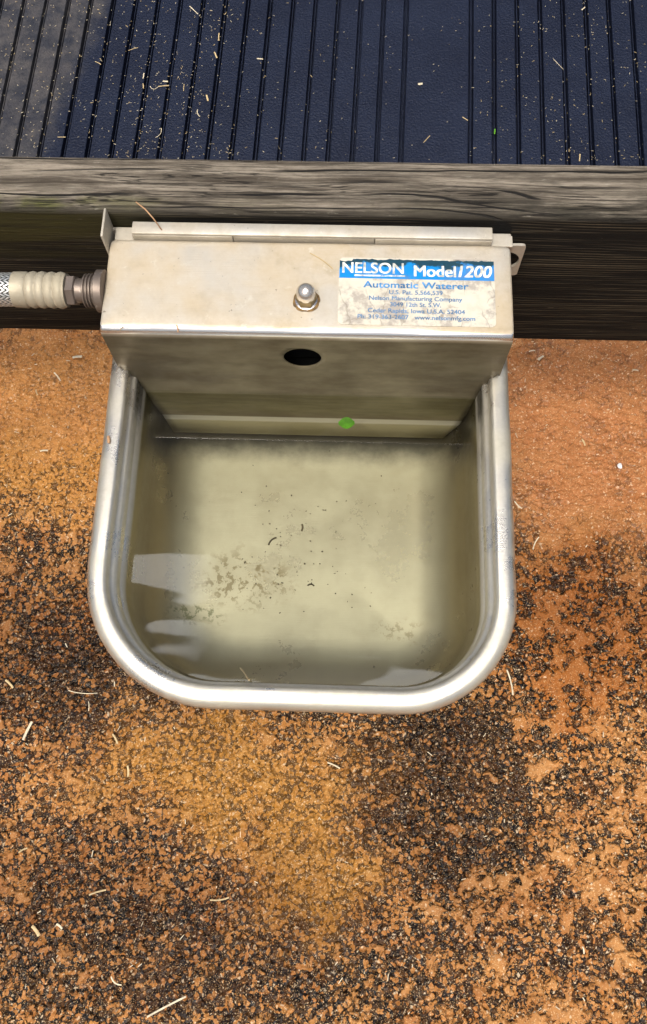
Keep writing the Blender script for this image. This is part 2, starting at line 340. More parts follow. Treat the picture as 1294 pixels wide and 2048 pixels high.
def mat_metal(name, base, rough, film=.35, filmcol=(.50, .43, .30), brush=(1, 40, 1), spots=.3, seed=0, chalk=.3, scum=False, wavy=0, panel=False, floor=False):
    s = NT(name)
    n1 = s.noise(20, 7, .68, s.scaled((1, 1, 1), loc=(seed, 0, 0))).outputs[0]
    n2 = s.noise(70, 5, .65, s.scaled((1, 1, 1), loc=(0, seed, 0))).outputs[0]
    br = s.noise(1, 2, .6, s.scaled(tuple(b * 60 for b in brush))).outputs[0]
    f = s.math('MULTIPLY_ADD', s.mapr(n1, .3, .7), .55, film - .25, clamp=True)
    f = s.math('MULTIPLY_ADD', s.math('SUBTRACT', n2, .5), .5, f, clamp=True)
    fc = s.mix(s.mapr(n2, .45, .75, 0, .5), filmcol, tuple(c * .62 for c in filmcol))
    metal = s.math('SUBTRACT', 1, s.math('MULTIPLY', f, .9), clamp=True)
    col = s.mix(f, s.mix(s.mapr(n1, .3, .7, 0, .2), base, filmcol), fc)
    sp = s.mapr(s.noise(240, 3, .6, s.scaled((1, 1, 1), loc=(seed * 2, 1, 0))).outputs[0], .70, .76)
    col = s.mix(s.math('MULTIPLY', sp, spots), col, (.10, .065, .03))
    metal = s.math('MULTIPLY', metal, s.math('SUBTRACT', 1, s.math('MULTIPLY', sp, spots)))
    sp2 = s.mapr(s.noise(620, 2, .5, s.scaled((1, 1, 1), loc=(1, seed * 3, 0))).outputs[0], .73, .77)
    col = s.mix(s.math('MULTIPLY', sp2, spots * .9), col, (.07, .045, .02))
    wh = s.mapr(s.noise(130, 4, .7, s.scaled((1, 1, 1), loc=(7, seed, 2))).outputs[0], .62, .70)
    col = s.mix(s.math('MULTIPLY', wh, chalk), col, (.75, .72, .62))
    spec = .5
    if panel:      # darker brown tone on the front panel, algae line
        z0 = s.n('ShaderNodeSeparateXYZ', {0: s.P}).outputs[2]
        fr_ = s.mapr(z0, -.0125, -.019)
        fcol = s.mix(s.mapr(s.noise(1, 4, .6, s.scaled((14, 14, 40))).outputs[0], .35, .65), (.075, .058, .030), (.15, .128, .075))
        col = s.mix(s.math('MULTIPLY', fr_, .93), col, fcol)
        lip = s.mapr(z0, -.1262, -.1285)
        col = s.mix(s.math('MULTIPLY', lip, .8), col, (.34, .31, .20))
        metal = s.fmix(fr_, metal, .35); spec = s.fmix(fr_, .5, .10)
        bend_glint = s.math('MULTIPLY', s.mapr(z0, -.1245, -.1262), s.mapr(z0, -.1305, -.1288))  # highlight on the panel's bend, painted as a pale line
        col = s.mix(s.math('MULTIPLY', bend_glint, .8), col, (.62, .60, .55)); metal = s.fmix(bend_glint, metal, .7)
    if panel:      # algae line left by the water
        z = s.n('ShaderNodeSeparateXYZ', {0: s.P}).outputs[2]
        zz = s.math('MULTIPLY_ADD', s.math('SUBTRACT', s.noise(14, 4, .7, s.scaled((1, 1, 2))).outputs[0], .5), .006, z)
        band = s.math('MULTIPLY', s.mapr(zz, -.0865, -.0885), s.mapr(zz, -.127, -.112))
        al = s.mix(s.mapr(s.noise(1, 5, .65, s.scaled((25, 25, 260))).outputs[0], .35, .65), (.085, .078, .030), (.17, .155, .075))
        col = s.mix(s.math('MULTIPLY', band, .40), col, al)
        metal = s.math('MULTIPLY', metal, s.math('SUBTRACT', 1, s.math('MULTIPLY', band, .55)))
    if floor:
        sc = s.n('ShaderNodeVectorMath', {0: s.n('ShaderNodeVectorMath', {0: s.noise(40, 3).outputs['Color'], 1: (.5, .5, .5)}, operation='SUBTRACT').outputs[0], 1: (.03, .03, 0), 2: s.P}, operation='MULTIPLY_ADD').outputs[0]
        z = s.n('ShaderNodeSeparateXYZ', {0: s.P}).outputs[2]
        under = s.mapr(z, -.080, -.094)
        clean = s.mapr(z, -.064, -.0605)
        scum = s.mix(s.mapr(n1, .35, .65), (.33, .305, .215), (.41, .385, .285))
        nz = s.n('ShaderNodeSeparateXYZ', {0: s.n('ShaderNodeNewGeometry').outputs['Normal']}).outputs[2]
        lie = s.math('MULTIPLY', s.mapr(nz, .45, 1.0, smooth=False), s.mapr(n1, .2, .6, .75, 1))          # scum settles only where the floor lies level
        col = s.mix(s.math('MULTIPLY', under, .85), col, s.mix(lie, (.33, .27, .14), scum))
        metal = s.fmix(under, metal, s.fmix(lie, .85, .42))
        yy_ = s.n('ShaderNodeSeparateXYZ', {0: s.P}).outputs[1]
        gap_shade = s.math('MULTIPLY', s.mapr(s.math('MULTIPLY_ADD', s.math('SUBTRACT', n2, .5), .014, s.math('MULTIPLY_ADD', lie, -.012, yy_)), -.108, -.084), s.mapr(z, -.067, -.074))
        col = s.mix(s.math('MULTIPLY', gap_shade, .93), col, (.016, .013, .006))  # dark of the unlit compartment behind the panel, painted on the basin
        metal = s.fmix(gap_shade, metal, .1)
        spl = s.mapr(s.noise(210, 5, .7, s.scaled((1, 1.0, 1), rot=(0, 0, .5))).outputs[0], .52, .57)
        pa = s.blob((-.043, -.180), (.030, .017), sc, .45)
        pb = s.blob((-.077, -.206), (.017, .007), sc, .5)
        pc = s.blob((.066, -.212), (.014, .008), sc, .5)
        patch = s.math('MULTIPLY', s.math('MAXIMUM', pa, s.math('MAXIMUM', pb, s.math('MULTIPLY', pc, .7))), s.math('MULTIPLY', spl, under))
        col = s.mix(s.math('MULTIPLY', patch, .75), col, s.mix(pb, (.16, .12, .045), (.09, .10, .03)))
        metal = s.math('MULTIPLY', metal, s.math('SUBTRACT', 1, s.math('MULTIPLY', patch, .8)))
        line = s.math('MULTIPLY', s.mapr(z, -.0835, -.086), s.mapr(z, -.0925, -.0895))
        col = s.mix(s.math('MULTIPLY', line, .35), col, (.55, .50, .40))
    h = s.math('ADD', s.math('MULTIPLY', br, .25), s.math('MULTIPLY', n2, wavy))
    ro = s.math('MULTIPLY_ADD', f, .3, rough)
    if panel:      # bright highlight along the fold, put into its colour and metal
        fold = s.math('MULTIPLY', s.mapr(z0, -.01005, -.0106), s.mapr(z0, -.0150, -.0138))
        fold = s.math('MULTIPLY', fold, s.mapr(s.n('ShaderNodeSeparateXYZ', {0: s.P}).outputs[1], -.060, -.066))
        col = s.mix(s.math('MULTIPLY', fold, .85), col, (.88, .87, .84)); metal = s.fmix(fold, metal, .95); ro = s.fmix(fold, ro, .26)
    return s.set(Specular_IOR_Level=spec, Base_Color=col, Metallic=metal, Roughness=ro, Normal=s.bump(h, .0004, .5))

M_ground, M_mat, M_wood = mat_ground(), mat_mat(), mat_wood()
M_cover = mat_metal('dusty_stainless_steel', (.74, .70, .62), .34, film=.62, filmcol=(.47, .375, .24), spots=.8, seed=3, wavy=.5, panel=True)
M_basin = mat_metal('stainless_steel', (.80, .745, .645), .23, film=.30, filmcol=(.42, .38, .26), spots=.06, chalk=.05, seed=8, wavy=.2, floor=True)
M_bracket = mat_metal('bracket_steel', (.78, .74, .66), .35, film=.6, filmcol=(.42, .36, .26), spots=.5, seed=5)
M_nut = mat_metal('bright_steel', (.75, .72, .68), .14, film=.12, filmcol=(.35, .25, .12), spots=.2, seed=1)
M_brass = mat_metal('tarnished_fitting', (.27, .22, .185), .38, film=.4, filmcol=(.12, .09, .065), spots=.6, seed=6)
M_ferrule = mat_metal('aged_ferrule', (.60, .54, .42), .42, film=.75, filmcol=(.36, .31, .215), spots=.6, seed=9, wavy=.6)

def mat_braid():
    s = NT('braided_steel')
    sx = s.n('ShaderNodeSeparateXYZ', {0: s.P}); X, Y, Z = sx.outputs
    ang = s.math('ARCTAN2', s.math('SUBTRACT', Z, -.0145), s.math('ADD', Y, .045))
    u = s.math('MULTIPLY', ang, 16 / (2 * math.pi))          # bands around
    v = s.math('MULTIPLY', X, 330)
    tri = s.math('ABSOLUTE', s.math('SUBTRACT', s.math('FRACT', u), .5))
    chev = s.math('FRACT', s.math('MULTIPLY_ADD', tri, 2.2, v))
    strand = s.math('ABSOLUTE', s.math('SUBTRACT', chev, .5))
    h = s.mapr(strand, .48, .25)
    gap = s.mapr(tri, .04, .0); gap2 = s.mapr(tri, .46, .5)
    h = s.math('MULTIPLY', h, s.math('SUBTRACT', 1, s.math('MAXIMUM', gap, gap2)))
    col = s.mix(h, (.03, .035, .02), (.70, .70, .66))
    return s.set(Base_Color=col, Metallic=.8, Roughness=.36, Normal=s.bump(h, .0008, 1))
M_braid = mat_braid()

def plain(name, col, rough=.6, metal=0, var=.25, scale=60, spec=.5):
    s = NT(name); n = s.noise(scale, 5, .6).outputs[0]
    c = s.mix(s.mapr(n, .3, .7), tuple(x * (1 - var) for x in col), tuple(min(1, x * (1 + var)) for x in col))
    return s.set(Base_Color=c, Roughness=rough, Metallic=metal, Specular_IOR_Level=spec)
def mat_label(name, base, grime, blue=False):
    s = NT(name)
    n = s.noise(45, 6, .7).outputs[0]; n2 = s.noise(190, 4, .6).outputs[0]
    c = s.mix(s.mapr(n2, .35, .75, 0, .3), base, grime)
    c = s.mix(s.mapr(n, .49, .60, 0, .12 if blue else .7), c, (.29, .25, .215))
    vor = s.n('ShaderNodeTexVoronoi', {'Vector': s.n('ShaderNodeVectorMath', {0: s.noise(60, 3).outputs['Color'], 1: (.012, .012, 0), 2: s.scaled((1, .55, 1))}, operation='MULTIPLY_ADD').outputs[0], 'Scale': 75.0}, feature='DISTANCE_TO_EDGE').outputs[0]
    cr = s.math('MULTIPLY', s.mapr(vor, .035, .012), s.mapr(n, .42, .52))
    c = s.mix(s.math('MULTIPLY', cr, .2 if blue else .35), c, (.16, .13, .09))
    y = s.n('ShaderNodeSeparateXYZ', {0: s.P}).outputs[1]
    if blue:
        yy = s.math('MULTIPLY_ADD', s.math('SUBTRACT', s.noise(120, 5, .75, s.scaled((.6, 1, 1))).outputs[0], .5), .020, y)
        c = s.mix(s.mapr(yy, -.0285, -.0262, 0, .92), c, (.008, .030, .026))
    return s.set(Base_Color=c, Roughness=.4, Specular_IOR_Level=.4)
M_white = mat_label('sticker_paper', (.62, .57, .46), (.40, .34, .25))
M_blue = mat_label('sticker_blue', (.000, .215, .58), (.01, .20, .42), True)
M_bluetext = plain('blue_ink', (.045, .20, .42), .5, var=.5, scale=160)
M_paletext = plain('faded_blue_ink', (.09, .19, .33), .5, var=.35, scale=200)
M_whitetext = plain('white_ink', (.66, .64, .56), .5, var=.45, scale=260)
M_straw = plain('dry_straw', (.46, .34, .17), .6, var=.25, scale=90)
M_pale = plain('pale_straw', (.60, .51, .35), .6, var=.2, scale=90)
M_brown = plain('brown_stem', (.35, .20, .10), .7, var=.3)
M_green = plain('green_leaf', (.10, .30, .015), .35, var=.3, scale=130)
M_debris = plain('wet_debris', (.05, .035, .012), .6, var=.5, scale=200)

def mat_water():
    s = NT('bowl_water')
    fr = s.n('ShaderNodeFresnel', {'IOR': 1.33})
    tr = s.n('ShaderNodeBsdfTransparent', {'Color': (.88, .875, .79, 1)})
    gl = s.n('ShaderNodeBsdfGlossy', {'Color': (1, 1, 1, 1), 'Roughness': .015})
    wav = s.bump(s.noise(16, 2, .5).outputs[0], .0006, .06)
    s.t.links.new(wav, gl.inputs['Normal'])
    mx = s.n('ShaderNodeMixShader', {0: fr.outputs[0], 1: tr.outputs[0], 2: gl.outputs[0]})
    s.t.links.new(mx.outputs[0], s.out.inputs['Surface'])
    return s.m
M_water = mat_water()

# ---------------------------------------------------------------- the ground
ZG = -.42
def axis_coords(lo, hi, step, far):
    c = []; x = lo
    while x < hi: c.append(x); x += step
    c.append(hi)
    s, x = step, hi
    while x < far: s *= 1.35; x += s; c.append(x)
    s, x = step, lo
    while x > -far: s *= 1.35; x -= s; c.insert(0, x)
    return c
xs = axis_coords(-.385, .385, .00095, 12); ys = axis_coords(-.535, .19, .00095, 12)
nx, ny = len(xs), len(ys)
verts = [(x, y, ZG) for y in ys for x in xs]
faces = [(j * nx + i, j * nx + i + 1, (j + 1) * nx + i + 1, (j + 1) * nx + i) for j in range(ny - 1) for i in range(nx - 1)]
me = bpy.data.meshes.new('ground'); me.from_pydata(verts, [], faces); me.materials.append(M_ground)
me.polygons.foreach_set('use_smooth', [True] * len(me.polygons))
tag(link(bpy.data.objects.new('ground', me)), kind='structure')

# ---------------------------------------------------------------- rubber mat behind the board
GM, GX, ZM = .02866, .07283, ZG + .012
def build_mat():
    # groove centres (in groove pitches); one wide plain strip between 0 and 2.83
    ks = [-k for k in range(0, 34)][::-1] + [2.83 + k for k in range(0, 28)]
    prof = []
    hw = .0030; dp = .0090
    for k in ks:
        x = GX * .987 + k * GM * .987
        prof += [(x - hw - .0005, 0), (x - hw, -.0005), (x - hw + .0005, -dp), (x - .0007, -dp), (x - .0004, -dp * .35), (x + .0004, -dp * .35), (x + .0007, -dp), (x + hw - .0005, -dp), (x + hw, -.0005), (x + hw + .0005, 0)]
    prof = [(prof[0][0] - .02, 0)] + prof + [(prof[-1][0] + .02, 0)]
    bm = bmesh.new(); sh = math.tan(.0267)
    yy = [.21 + .02 * i for i in range(0, 80)]
    rows = []
    for y in yy:
        rows.append([bm.verts.new((x + (y - .1) * sh + .0006 * noise.noise((k * .37, y * 3, 0)), y, ZM + z)) for k, (x, z) in enumerate(prof)])
    for a, b in zip(rows, rows[1:]):
        for i in range(len(a) - 1): bm.faces.new((a[i], a[i + 1], b[i + 1], b[i]))
    lowr = [bm.verts.new((v.co.x, v.co.y, ZG + .001)) for v in rows[0]]
    for i in range(len(lowr) - 1): bm.faces.new((lowr[i], lowr[i + 1], rows[0][i + 1], rows[0][i]))
    o = obj('rubber_mat', bm, M_mat, None, True, 30)
    tag(o, 'black grooved rubber floor mat behind the wooden board, dusty and sunlit in colour at its left', 'mat')
build_mat()

# ---------------------------------------------------------------- the board
bm = bmesh.new(); box(bm, (-1.1, 0, -.141), (1.1, .039, 0), .0035, 4)
tag(obj('wooden_board', bm, M_wood), 'weathered horizontal wooden board with mossy edge carrying the steel waterer', 'board')

# ---------------------------------------------------------------- the waterer
W = empty('automatic_waterer', (0, 0, -.17))
tag(W, 'stainless steel automatic waterer with square basin mounted on the wooden board', 'waterer')
ROOT_INV = Matrix.Translation((0, 0, .17))
def part(name, bm, mat, parent=None, **k):
    o = obj(name, bm, mat, parent or W, **k)
    if parent is None: o.matrix_parent_inverse = ROOT_INV
    return o

def rrect(x0, x1, y0, y1, rfl, rfr, rb, ins, n=14):
    """rounded outline, front corners rfl / rfr, back corners rb, inset by ins"""
    x0 += ins; x1 -= ins; y0 += ins; y1 -= ins
    out = []
    for (cx, cy, r, a0) in ((x1, y0, rfr, -90), (x1, y1, rb, 0), (x0, y1, rb, 90), (x0, y0, rfl, 180)):
        r = max(r - ins, .004)
        sx = -1 if cx == x1 else 1; sy = 1 if cy == y0 else -1
        for i in range(n + 1):
            a = R(a0 + 90 * i / n)
            out.append((cx + sx * r + r * math.cos(a), cy + sy * r + r * math.sin(a)))
    # resample long straight runs so the wall can carry shading smoothly
    res = []
    for i, p in enumerate(out):
        q = out[(i + 1) % len(out)]; L = math.dist(p, q); k = max(1, int(12 * (L > .03) + 1))
        for j in range(k): res.append((p[0] + (q[0] - p[0]) * j / k, p[1] + (q[1] - p[1]) * j / k))
    return res
BX0, BX1, BY0, BY1 = -.1245, .1245, -.2765, -.004
ZR = -.0595; ZF = -.164
def basin():
    bm = bmesh.new(); prof = []
    # (inset, z): outer skirt, rolled rim, flat top, inner roll, small step, wall, fillet, floor
    prof += [(.0035, ZR - .016), (.0012, ZR - .0155), (.0002, ZR - .013), (0, ZR - .009)]
    for i in range(1, 9):
        a = R(90 * i / 8); prof.append((.0062 * (1 - math.cos(a)), ZR - .0062 + .0062 * math.sin(a) ))
    prof += [(.0078, ZR + .0001), (.0092, ZR)]
    for i in range(1, 7):
        a = R(90 * i / 6); prof.append((.0098 + .0024 * math.sin(a), ZR - .0024 * (1 - math.cos(a))))
    prof += [(.0124, ZR - .0075), (.0129, ZR - .0086), (.0143, ZR - .0090), (.0150, ZR - .0098), (.0156, ZR - .016), (.0164, ZR - .03), (.0172, ZR - .045)]
    rf = .030
    for i in range(0, 13):
        a = R(90 * i / 12); prof.append((.0176 + .040 * (1 - math.cos(a)) ** 1.15, ZF + .046 - .0445 * math.sin(a)))
    prof += [(.068, ZF + .0008), (.080, ZF + .0003), (.095, ZF)]
    rings = []
    for ins, z in prof:
        pts = rrect(BX0, BX1, BY0, BY1, .078, .067, .022, ins)
        rings.append([bm.verts.new((x, y, z)) for x, y in pts])
    n = len(rings[0])
    for a, b in zip(rings, rings[1:]):
        for i in range(n): bm.faces.new((a[i], a[(i + 1) % n], b[(i + 1) % n], b[i]))
    bm.faces.new(rings[-1])
    # outside of the bowl under the rim
    op = [(.0035, ZR - .016), (.0135, ZR - .0165), (.0160, ZR - .02), (.0178, ZR - .045), (.019, ZF + .028), (.026, ZF + .008), (.048, ZF - .003), (.075, ZF - .003)]
    rings2 = []
    for ins, z in op[1:]:
        pts = rrect(BX0, BX1, BY0, BY1, .078, .067, .022, ins)
        rings2.append([bm.verts.new((x, y, z)) for x, y in pts])
    rings2.insert(0, rings[0])
    for a, b in zip(rings2, rings2[1:]):
        for i in range(n): bm.faces.new((a[i], a[(i + 1) % n], b[(i + 1) % n], b[i]))
    bm.faces.new(rings2[-1])
    # gentle dents
    for v in bm.verts:
        v.co.z += .0005 * noise.noise(v.co * 22)
        v.co.x += .0004 * noise.noise(v.co * 30 + Vector((5, 0, 0)))
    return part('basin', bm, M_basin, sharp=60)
basin()

# cover : top, sides and sloping-sided front panel
def cover():
    w_, yb, yf, zt = .1163, -.0120, -.0726, -.0098
    bm = bmesh.new()
    # plan sections along x are the same profile (y,z); narrower in the lower panel
    prof = [(yb, zt - .012), (yb, zt - .002), (yb - .0006, zt - .0006), (yb - .002, zt)]
    prof += [(yb - .003, zt), (yb - .004, zt)] + [(yb + (yf - yb) * t, zt) for t in (.2, .4, .6, .8)]
    r = .0046
    for i in range(0, 9):
        a = R(90 * i / 8); prof.append((yf + r - r * math.sin(a), zt - r + r * math.cos(a)))
    zs = [-.020, -.026, -.034, -.042, -.050, -.055]
    prof += [(yf, z) for z in zs]
    def halfw(z, y):
        return w_
    cols = 40; rows = []
    for (y, z) in prof:
        row = []
        for i in range(cols + 1):
            t = i / cols * 2 - 1
            rc = .0042; dy = max(0, y - (yb - rc)); x = t * (w_ - (rc - math.sqrt(max(0, rc * rc - dy * dy))))
            row.append(bm.verts.new((x, y, z)))
        rows.append(row)
    # lower tapered panel and bottom flange
    low = [(yf, -.0585, .1163 - .0012), (yf, -.0625, .1135 - .0), (yf, -.075, .1112), (yf, -.100, .1077), (yf, -.1265, .1035), (yf - .0012, -.1285, .1025), (yf - .0045, -.1455, .0960)]
    for (y, z, hw) in low:
        rows.append([bm.verts.new(((i / cols * 2 - 1) * hw - .003 * (hw < .1), y, z)) for i in range(cols + 1)])
    for a, b in zip(rows, rows[1:]):
        for i in range(cols): bm.faces.new((a[i], b[i], b[i + 1], a[i + 1]))
    # side walls with a rounded bend
    ntop = len(prof)
    for sgn, idx in ((-1, 0), (1, cols)):
        edge = [rows[k][idx] for k in range(1, ntop)]
        ins1 = [bm.verts.new((v.co.x + sgn * .0011, v.co.y, v.co.z - .0005)) for v in edge]
        ins2 = [bm.verts.new((v.co.x + sgn * .0015, v.co.y, v.co.z - .0017)) for v in edge]
        bot = [bm.verts.new((v.co.x + sgn * .0015, min(max(v.co.y, yf + .002), yb - .001), -.0585)) for v in edge]
        for A, B in ((edge, ins1), (ins1, ins2), (ins2, bot)):
            for i in range(len(A) - 1):
                try: bm.faces.new((A[i], A[i + 1], B[i + 1], B[i]))
                except ValueError: pass
    bmesh.ops.remove_doubles(bm, verts=bm.verts, dist=.00001)
    for v in bm.verts:
        if v.co.z > -.011: v.co.z += .0003 * noise.noise(v.co * 40)
    o = part('cover', bm, M_cover, sharp=50)
    sm = o.modifiers.new('s', 'SOLIDIFY'); sm.thickness = .0009; sm.offset = -1
    # round the hole in the front panel
    cb = bmesh.new(); lathe(cb, [(.0113, -.02), (.0113, .02)], (-.0028, yf, -.0392), 'y', 48)
    cut = obj('cutter', cb, M_cover)
    b = o.modifiers.new('b', 'BOOLEAN'); b.operation = 'DIFFERENCE'; b.object = cut; b.solver = 'EXACT'
    bpy.context.view_layer.update()
    dg = bpy.context.evaluated_depsgraph_get()
    me2 = bpy.data.meshes.new_from_object(o.evaluated_get(dg)); o.modifiers.clear(); o.data = me2; me2.name = 'cover'
    bpy.data.objects.remove(cut)
    return o
cover()

# added black block, shaped to darken the hole and the gaps beside the panel
bm = bmesh.new(); box(bm, (-.035, -.062, -.060), (.030, -.020, -.016), .003, 2); box(bm, (-.1060, -.058, -.140), (.1060, -.026, -.060), .004, 2)
part('blackout_block', bm, plain('black_filler', (.008, .008, .008), .8, spec=.1))

# mounting bracket against the board
bm = bmesh.new()
box(bm, (-.1185, -.0035, -.075), (.1190, -.0012, -.0135), .0004, 1)          # back plate
box(bm, (-.1042, -.0118, -.0062), (.1065, -.0036, -.0046), .0006, 2)         # folded top lip
box(bm, (-.1042, -.0118, -.0200), (-.0450, -.0104, -.0066), .0003, 1)
box(bm, (.0385, -.0118, -.0200), (.1065, -.0104, -.0066), .0003, 1)
box(bm, (-.0447, -.0113, -.0200), (.0382, -.0098, -.0070), .0003, 1)         # recessed slot strip
box(bm, (-.1160, -.0110, -.0140), (.1195, -.0036, -.0124), .0003, 1)
part('mounting_bracket', bm, M_bracket)
# upright end plate at the left
bm = bmesh.new(); box(bm, (-.1194, -.0200, -.0400), (-.1180, -.0008, .0035), .0005, 2)
o = part('end_plate', bm, M_bracket)
# ear with the screw hole at the right
bm = bmesh.new()
def ear():
    cx, cz, rr = .1180, -.0312, .0088
    y0, y1 = -.0078, -.0062
    outer = []
    X0, X1, Z0, Z1, rc = .1085, .1283, -.0466, -.0160, .0020
    for (ax, az, a0) in ((X1 - rc, Z0 + rc, -90), (X1 - rc, Z1 - rc, 0), (X0 + rc, Z1 - rc, 90), (X0 + rc, Z0 + rc, 180)):
        for i in range(6):
            a = R(a0 + 18 * i); outer.append((ax + rc * math.cos(a), az + rc * math.sin(a)))
    inner = [(cx + rr * math.cos(2 * math.pi * i / 24 - math.pi / 2 + .3), cz + rr * math.sin(2 * math.pi * i / 24 - math.pi / 2 + .3)) for i in range(24)]
    O = [[bm.verts.new((x, y, z)) for x, z in outer] for y in (y0, y1)]
    I = [[bm.verts.new((x, y, z)) for x, z in inner] for y in (y0, y1)]
    for i in range(24):
        j = (i + 1) % 24
        bm.faces.new((O[0][i], O[0][j], I[0][j], I[0][i])); bm.faces.new((O[1][i], I[1][i], I[1][j], O[1][j]))
        bm.faces.new((O[0][i], O[1][i], O[1][j], O[0][j])); bm.faces.new((I[0][i], I[0][j], I[1][j], I[1][i]))
ear()
part('bracket_ear', bm, M_bracket)

# domed cap nut
bm = bmesh.new()
NX, NY, NZ = -.0003, -.0515, -.0098
lathe(bm, [(.0066, .0001), (.0066, .0006), (.0062, .0008)], (NX, NY, NZ), 'z', 40)
hexp = [(.0056, .0009), (.0062, .0016), (.0062, .0056), (.0056, .0064)]
hb = bmesh.new(); lathe(hb, hexp, (NX, NY, NZ), 'z', 6)
lathe(bm, [(.0054, .0058), (.0054, .0085)] + [(.0054 * math.cos(R(a)), .0085 + .0050 * math.sin(R(a))) for a in range(10, 90, 10)] + [(.0002, .0136)], (NX, NY, NZ), 'z', 40)
CN = part('cap_nut', bm, M_nut, sharp=30)
part('hex_base', hb, mat_metal('stained_brass', (.42, .33, .17), .28, film=.4, filmcol=(.14, .10, .04), spots=.3, seed=4), CN, sharp=25)
bm = bmesh.new()
lathe(bm, [(.0078, .00005), (.0078, .0003), (.0068, .0007)], (NX, NY, NZ), 'z', 28)
for v in bm.verts: v.co.x += .0012 * noise.noise(v.co * 300); v.co.y += .0014 * noise.noise(v.co * 260 + Vector((4, 4, 4)))
part('rust_ring', bm, plain('rust', (.16, .09, .025), .7, var=.5, scale=300))

# pipe inlet fittings
AX = (0, -.045, -.0143)
bm = bmesh.new(); lathe(bm, [(.0112, -.1225), (.0122, -.1222), (.0122, -.1180), (.0112, -.1176)], AX, 'x', 36)
part('inlet_flange', bm, M_brass)

# floating leaf and such are things of their own (below)
# ---------------------------------------------------------------- sticker with its lettering
LZ = -.0094
bm = bmesh.new()
lx0, lx1, ly0, ly1 = .0180, .1076, -.0667, -.0226
def rpoly(x0, x1, y0, y1, r, z, h):
    pts = []
    for (cx, cy, a0) in ((x1 - r, y0 + r, -90), (x1 - r, y1 - r, 0), (x0 + r, y1 - r, 90), (x0 + r, y0 + r, 180)):
        for i in range(7):
            a = R(a0 + 15 * i); pts.append((cx + r * math.cos(a), cy + r * math.sin(a)))
    a = [bm.verts.new((x, y, z)) for x, y in pts]; b = [bm.verts.new((x, y, z + h)) for x, y in pts]
    bm.faces.new(a[::-1]); bm.faces.new(b)
    for i in range(len(a)): bm.faces.new((a[i], a[(i + 1) % len(a)], b[(i + 1) % len(b)], b[i]))
rpoly(lx0, lx1, ly0, ly1, .0028, LZ - .0004, .00045)
lab = part('sticker', bm, M_white, smooth=False)
lab['label'] = 'worn blue and white maker sticker'
# blue band, torn along its upper edge
bm = bmesh.new()
nb = 90; bot = []; topv = []
for i in range(nb + 1):
    x = lx0 + .0002 + (lx1 - lx0 - .0004) * i / nb
    t = noise.noise((x * 260, 3.1, 0)) * .0011 + noise.noise((x * 900, 1, 0)) * .0005
    left = .0012 if x < .0255 else 0
    bot.append((x, -.0363 - .0004 * (i / nb))); topv.append((x, -.0236 + t - left))
bv = [bm.verts.new((x, y, LZ + .00012)) for x, y in bot]; tv = [bm.verts.new((x, y, LZ + .00012)) for x, y in topv]
for i in range(nb): bm.faces.new((bv[i], bv[i + 1], tv[i + 1], tv[i]))
band = part('blue_band', bm, M_blue, lab, smooth=False)
def text(body, x, y, h, width, mat, name='lettering', bold=0.0, rep=0.0, shear=0.0, z=.0002, align='LEFT', rot=0.0):
    cu = bpy.data.curves.new(name, 'FONT'); cu.body = body; cu.size = 1; cu.offset = bold; cu.shear = shear; cu.align_x = 'LEFT'
    t = bpy.data.objects.new('t', cu); COL.objects.link(t); bpy.context.view_layer.update()
    m = bpy.data.meshes.new_from_object(t.evaluated_get(bpy.context.evaluated_depsgraph_get()))
    xs_ = [v.co.x for v in m.vertices]; ys_ = [v.co.y for v in m.vertices]
    a, b = min(xs_), max(xs_)
    sx, sy = width / (b - a), h / .72
    for v in m.vertices:
        px = (v.co.x - a) * sx + x; py = v.co.y * sy + y
        v.co = (px, py + (px - lx0) * rot, LZ + z)
    bpy.data.objects.remove(t)
    if rep:
        b2 = bmesh.new(); b2.from_mesh(m)
        for k, (dx, dy) in enumerate(((rep, 0), (0, rep * .6), (rep, rep * .6)), 1):
            nv = bmesh.ops.duplicate(b2, geom=[f for f in b2.faces if f.verts[0].co.z < LZ + z + .000004] + [v for v in b2.verts if v.co.z < LZ + z + .000004] + [e for e in b2.edges if e.verts[0].co.z < LZ + z + .000004])['geom']
            for v in nv:
                if isinstance(v, bmesh.types.BMVert): v.co += Vector((dx, dy, .00002 * k))
        b2.to_mesh(m); b2.free()
    m.materials.clear(); m.materials.append(mat); m.name = name
    o = link(bpy.data.objects.new(name, m), lab)
    return o
TR = -.004
# logo wordmark : plate of white with blue letters between rules
text('NELSON', .0198, -.0329, .0072, .0352, M_whitetext, 'logo_lettering', rep=.0004, rot=TR)
bm = bmesh.new(); box(bm, (.0270, -.0350, LZ + .00013), (.0562, -.0340, LZ + .0002))
part('logo_rule', bm, M_whitetext, lab, smooth=False)
text('MFG. INC.', .0420, -.03485, .0007, .0120, M_blue, 'logo_lettering', bold=.03, z=.00028)
text('Model', .0612, -.0344, .0074, .0238, M_whitetext, rep=.0005, rot=TR)
text('1200', .0868, -.0343, .0078, .0190, M_whitetext, rep=.0005, shear=.2, rot=TR)
text('Automatic Waterer', .0322, -.0424, .0042, .0600, M_bluetext, rep=.0003, rot=TR)
small = [('U.S. Pat. 5,566,539', .0470, .0305, -.0465), ('Nelson Manufacturing Company', .0356, .0530, -.0505), ('3049 12th St. S.W.', .0476, .0290, -.0545), ('Cedar Rapids, Iowa U.S.A. 52404', .0350, .0550, -.0586), ('Ph: 319-363-2607   www.nelsonmfg.com', .0292, .0665, -.0627)]
for b_, x_, w_, y_ in small: text(b_, x_, y_, .0028, w_, M_paletext, rot=TR, rep=.00016)

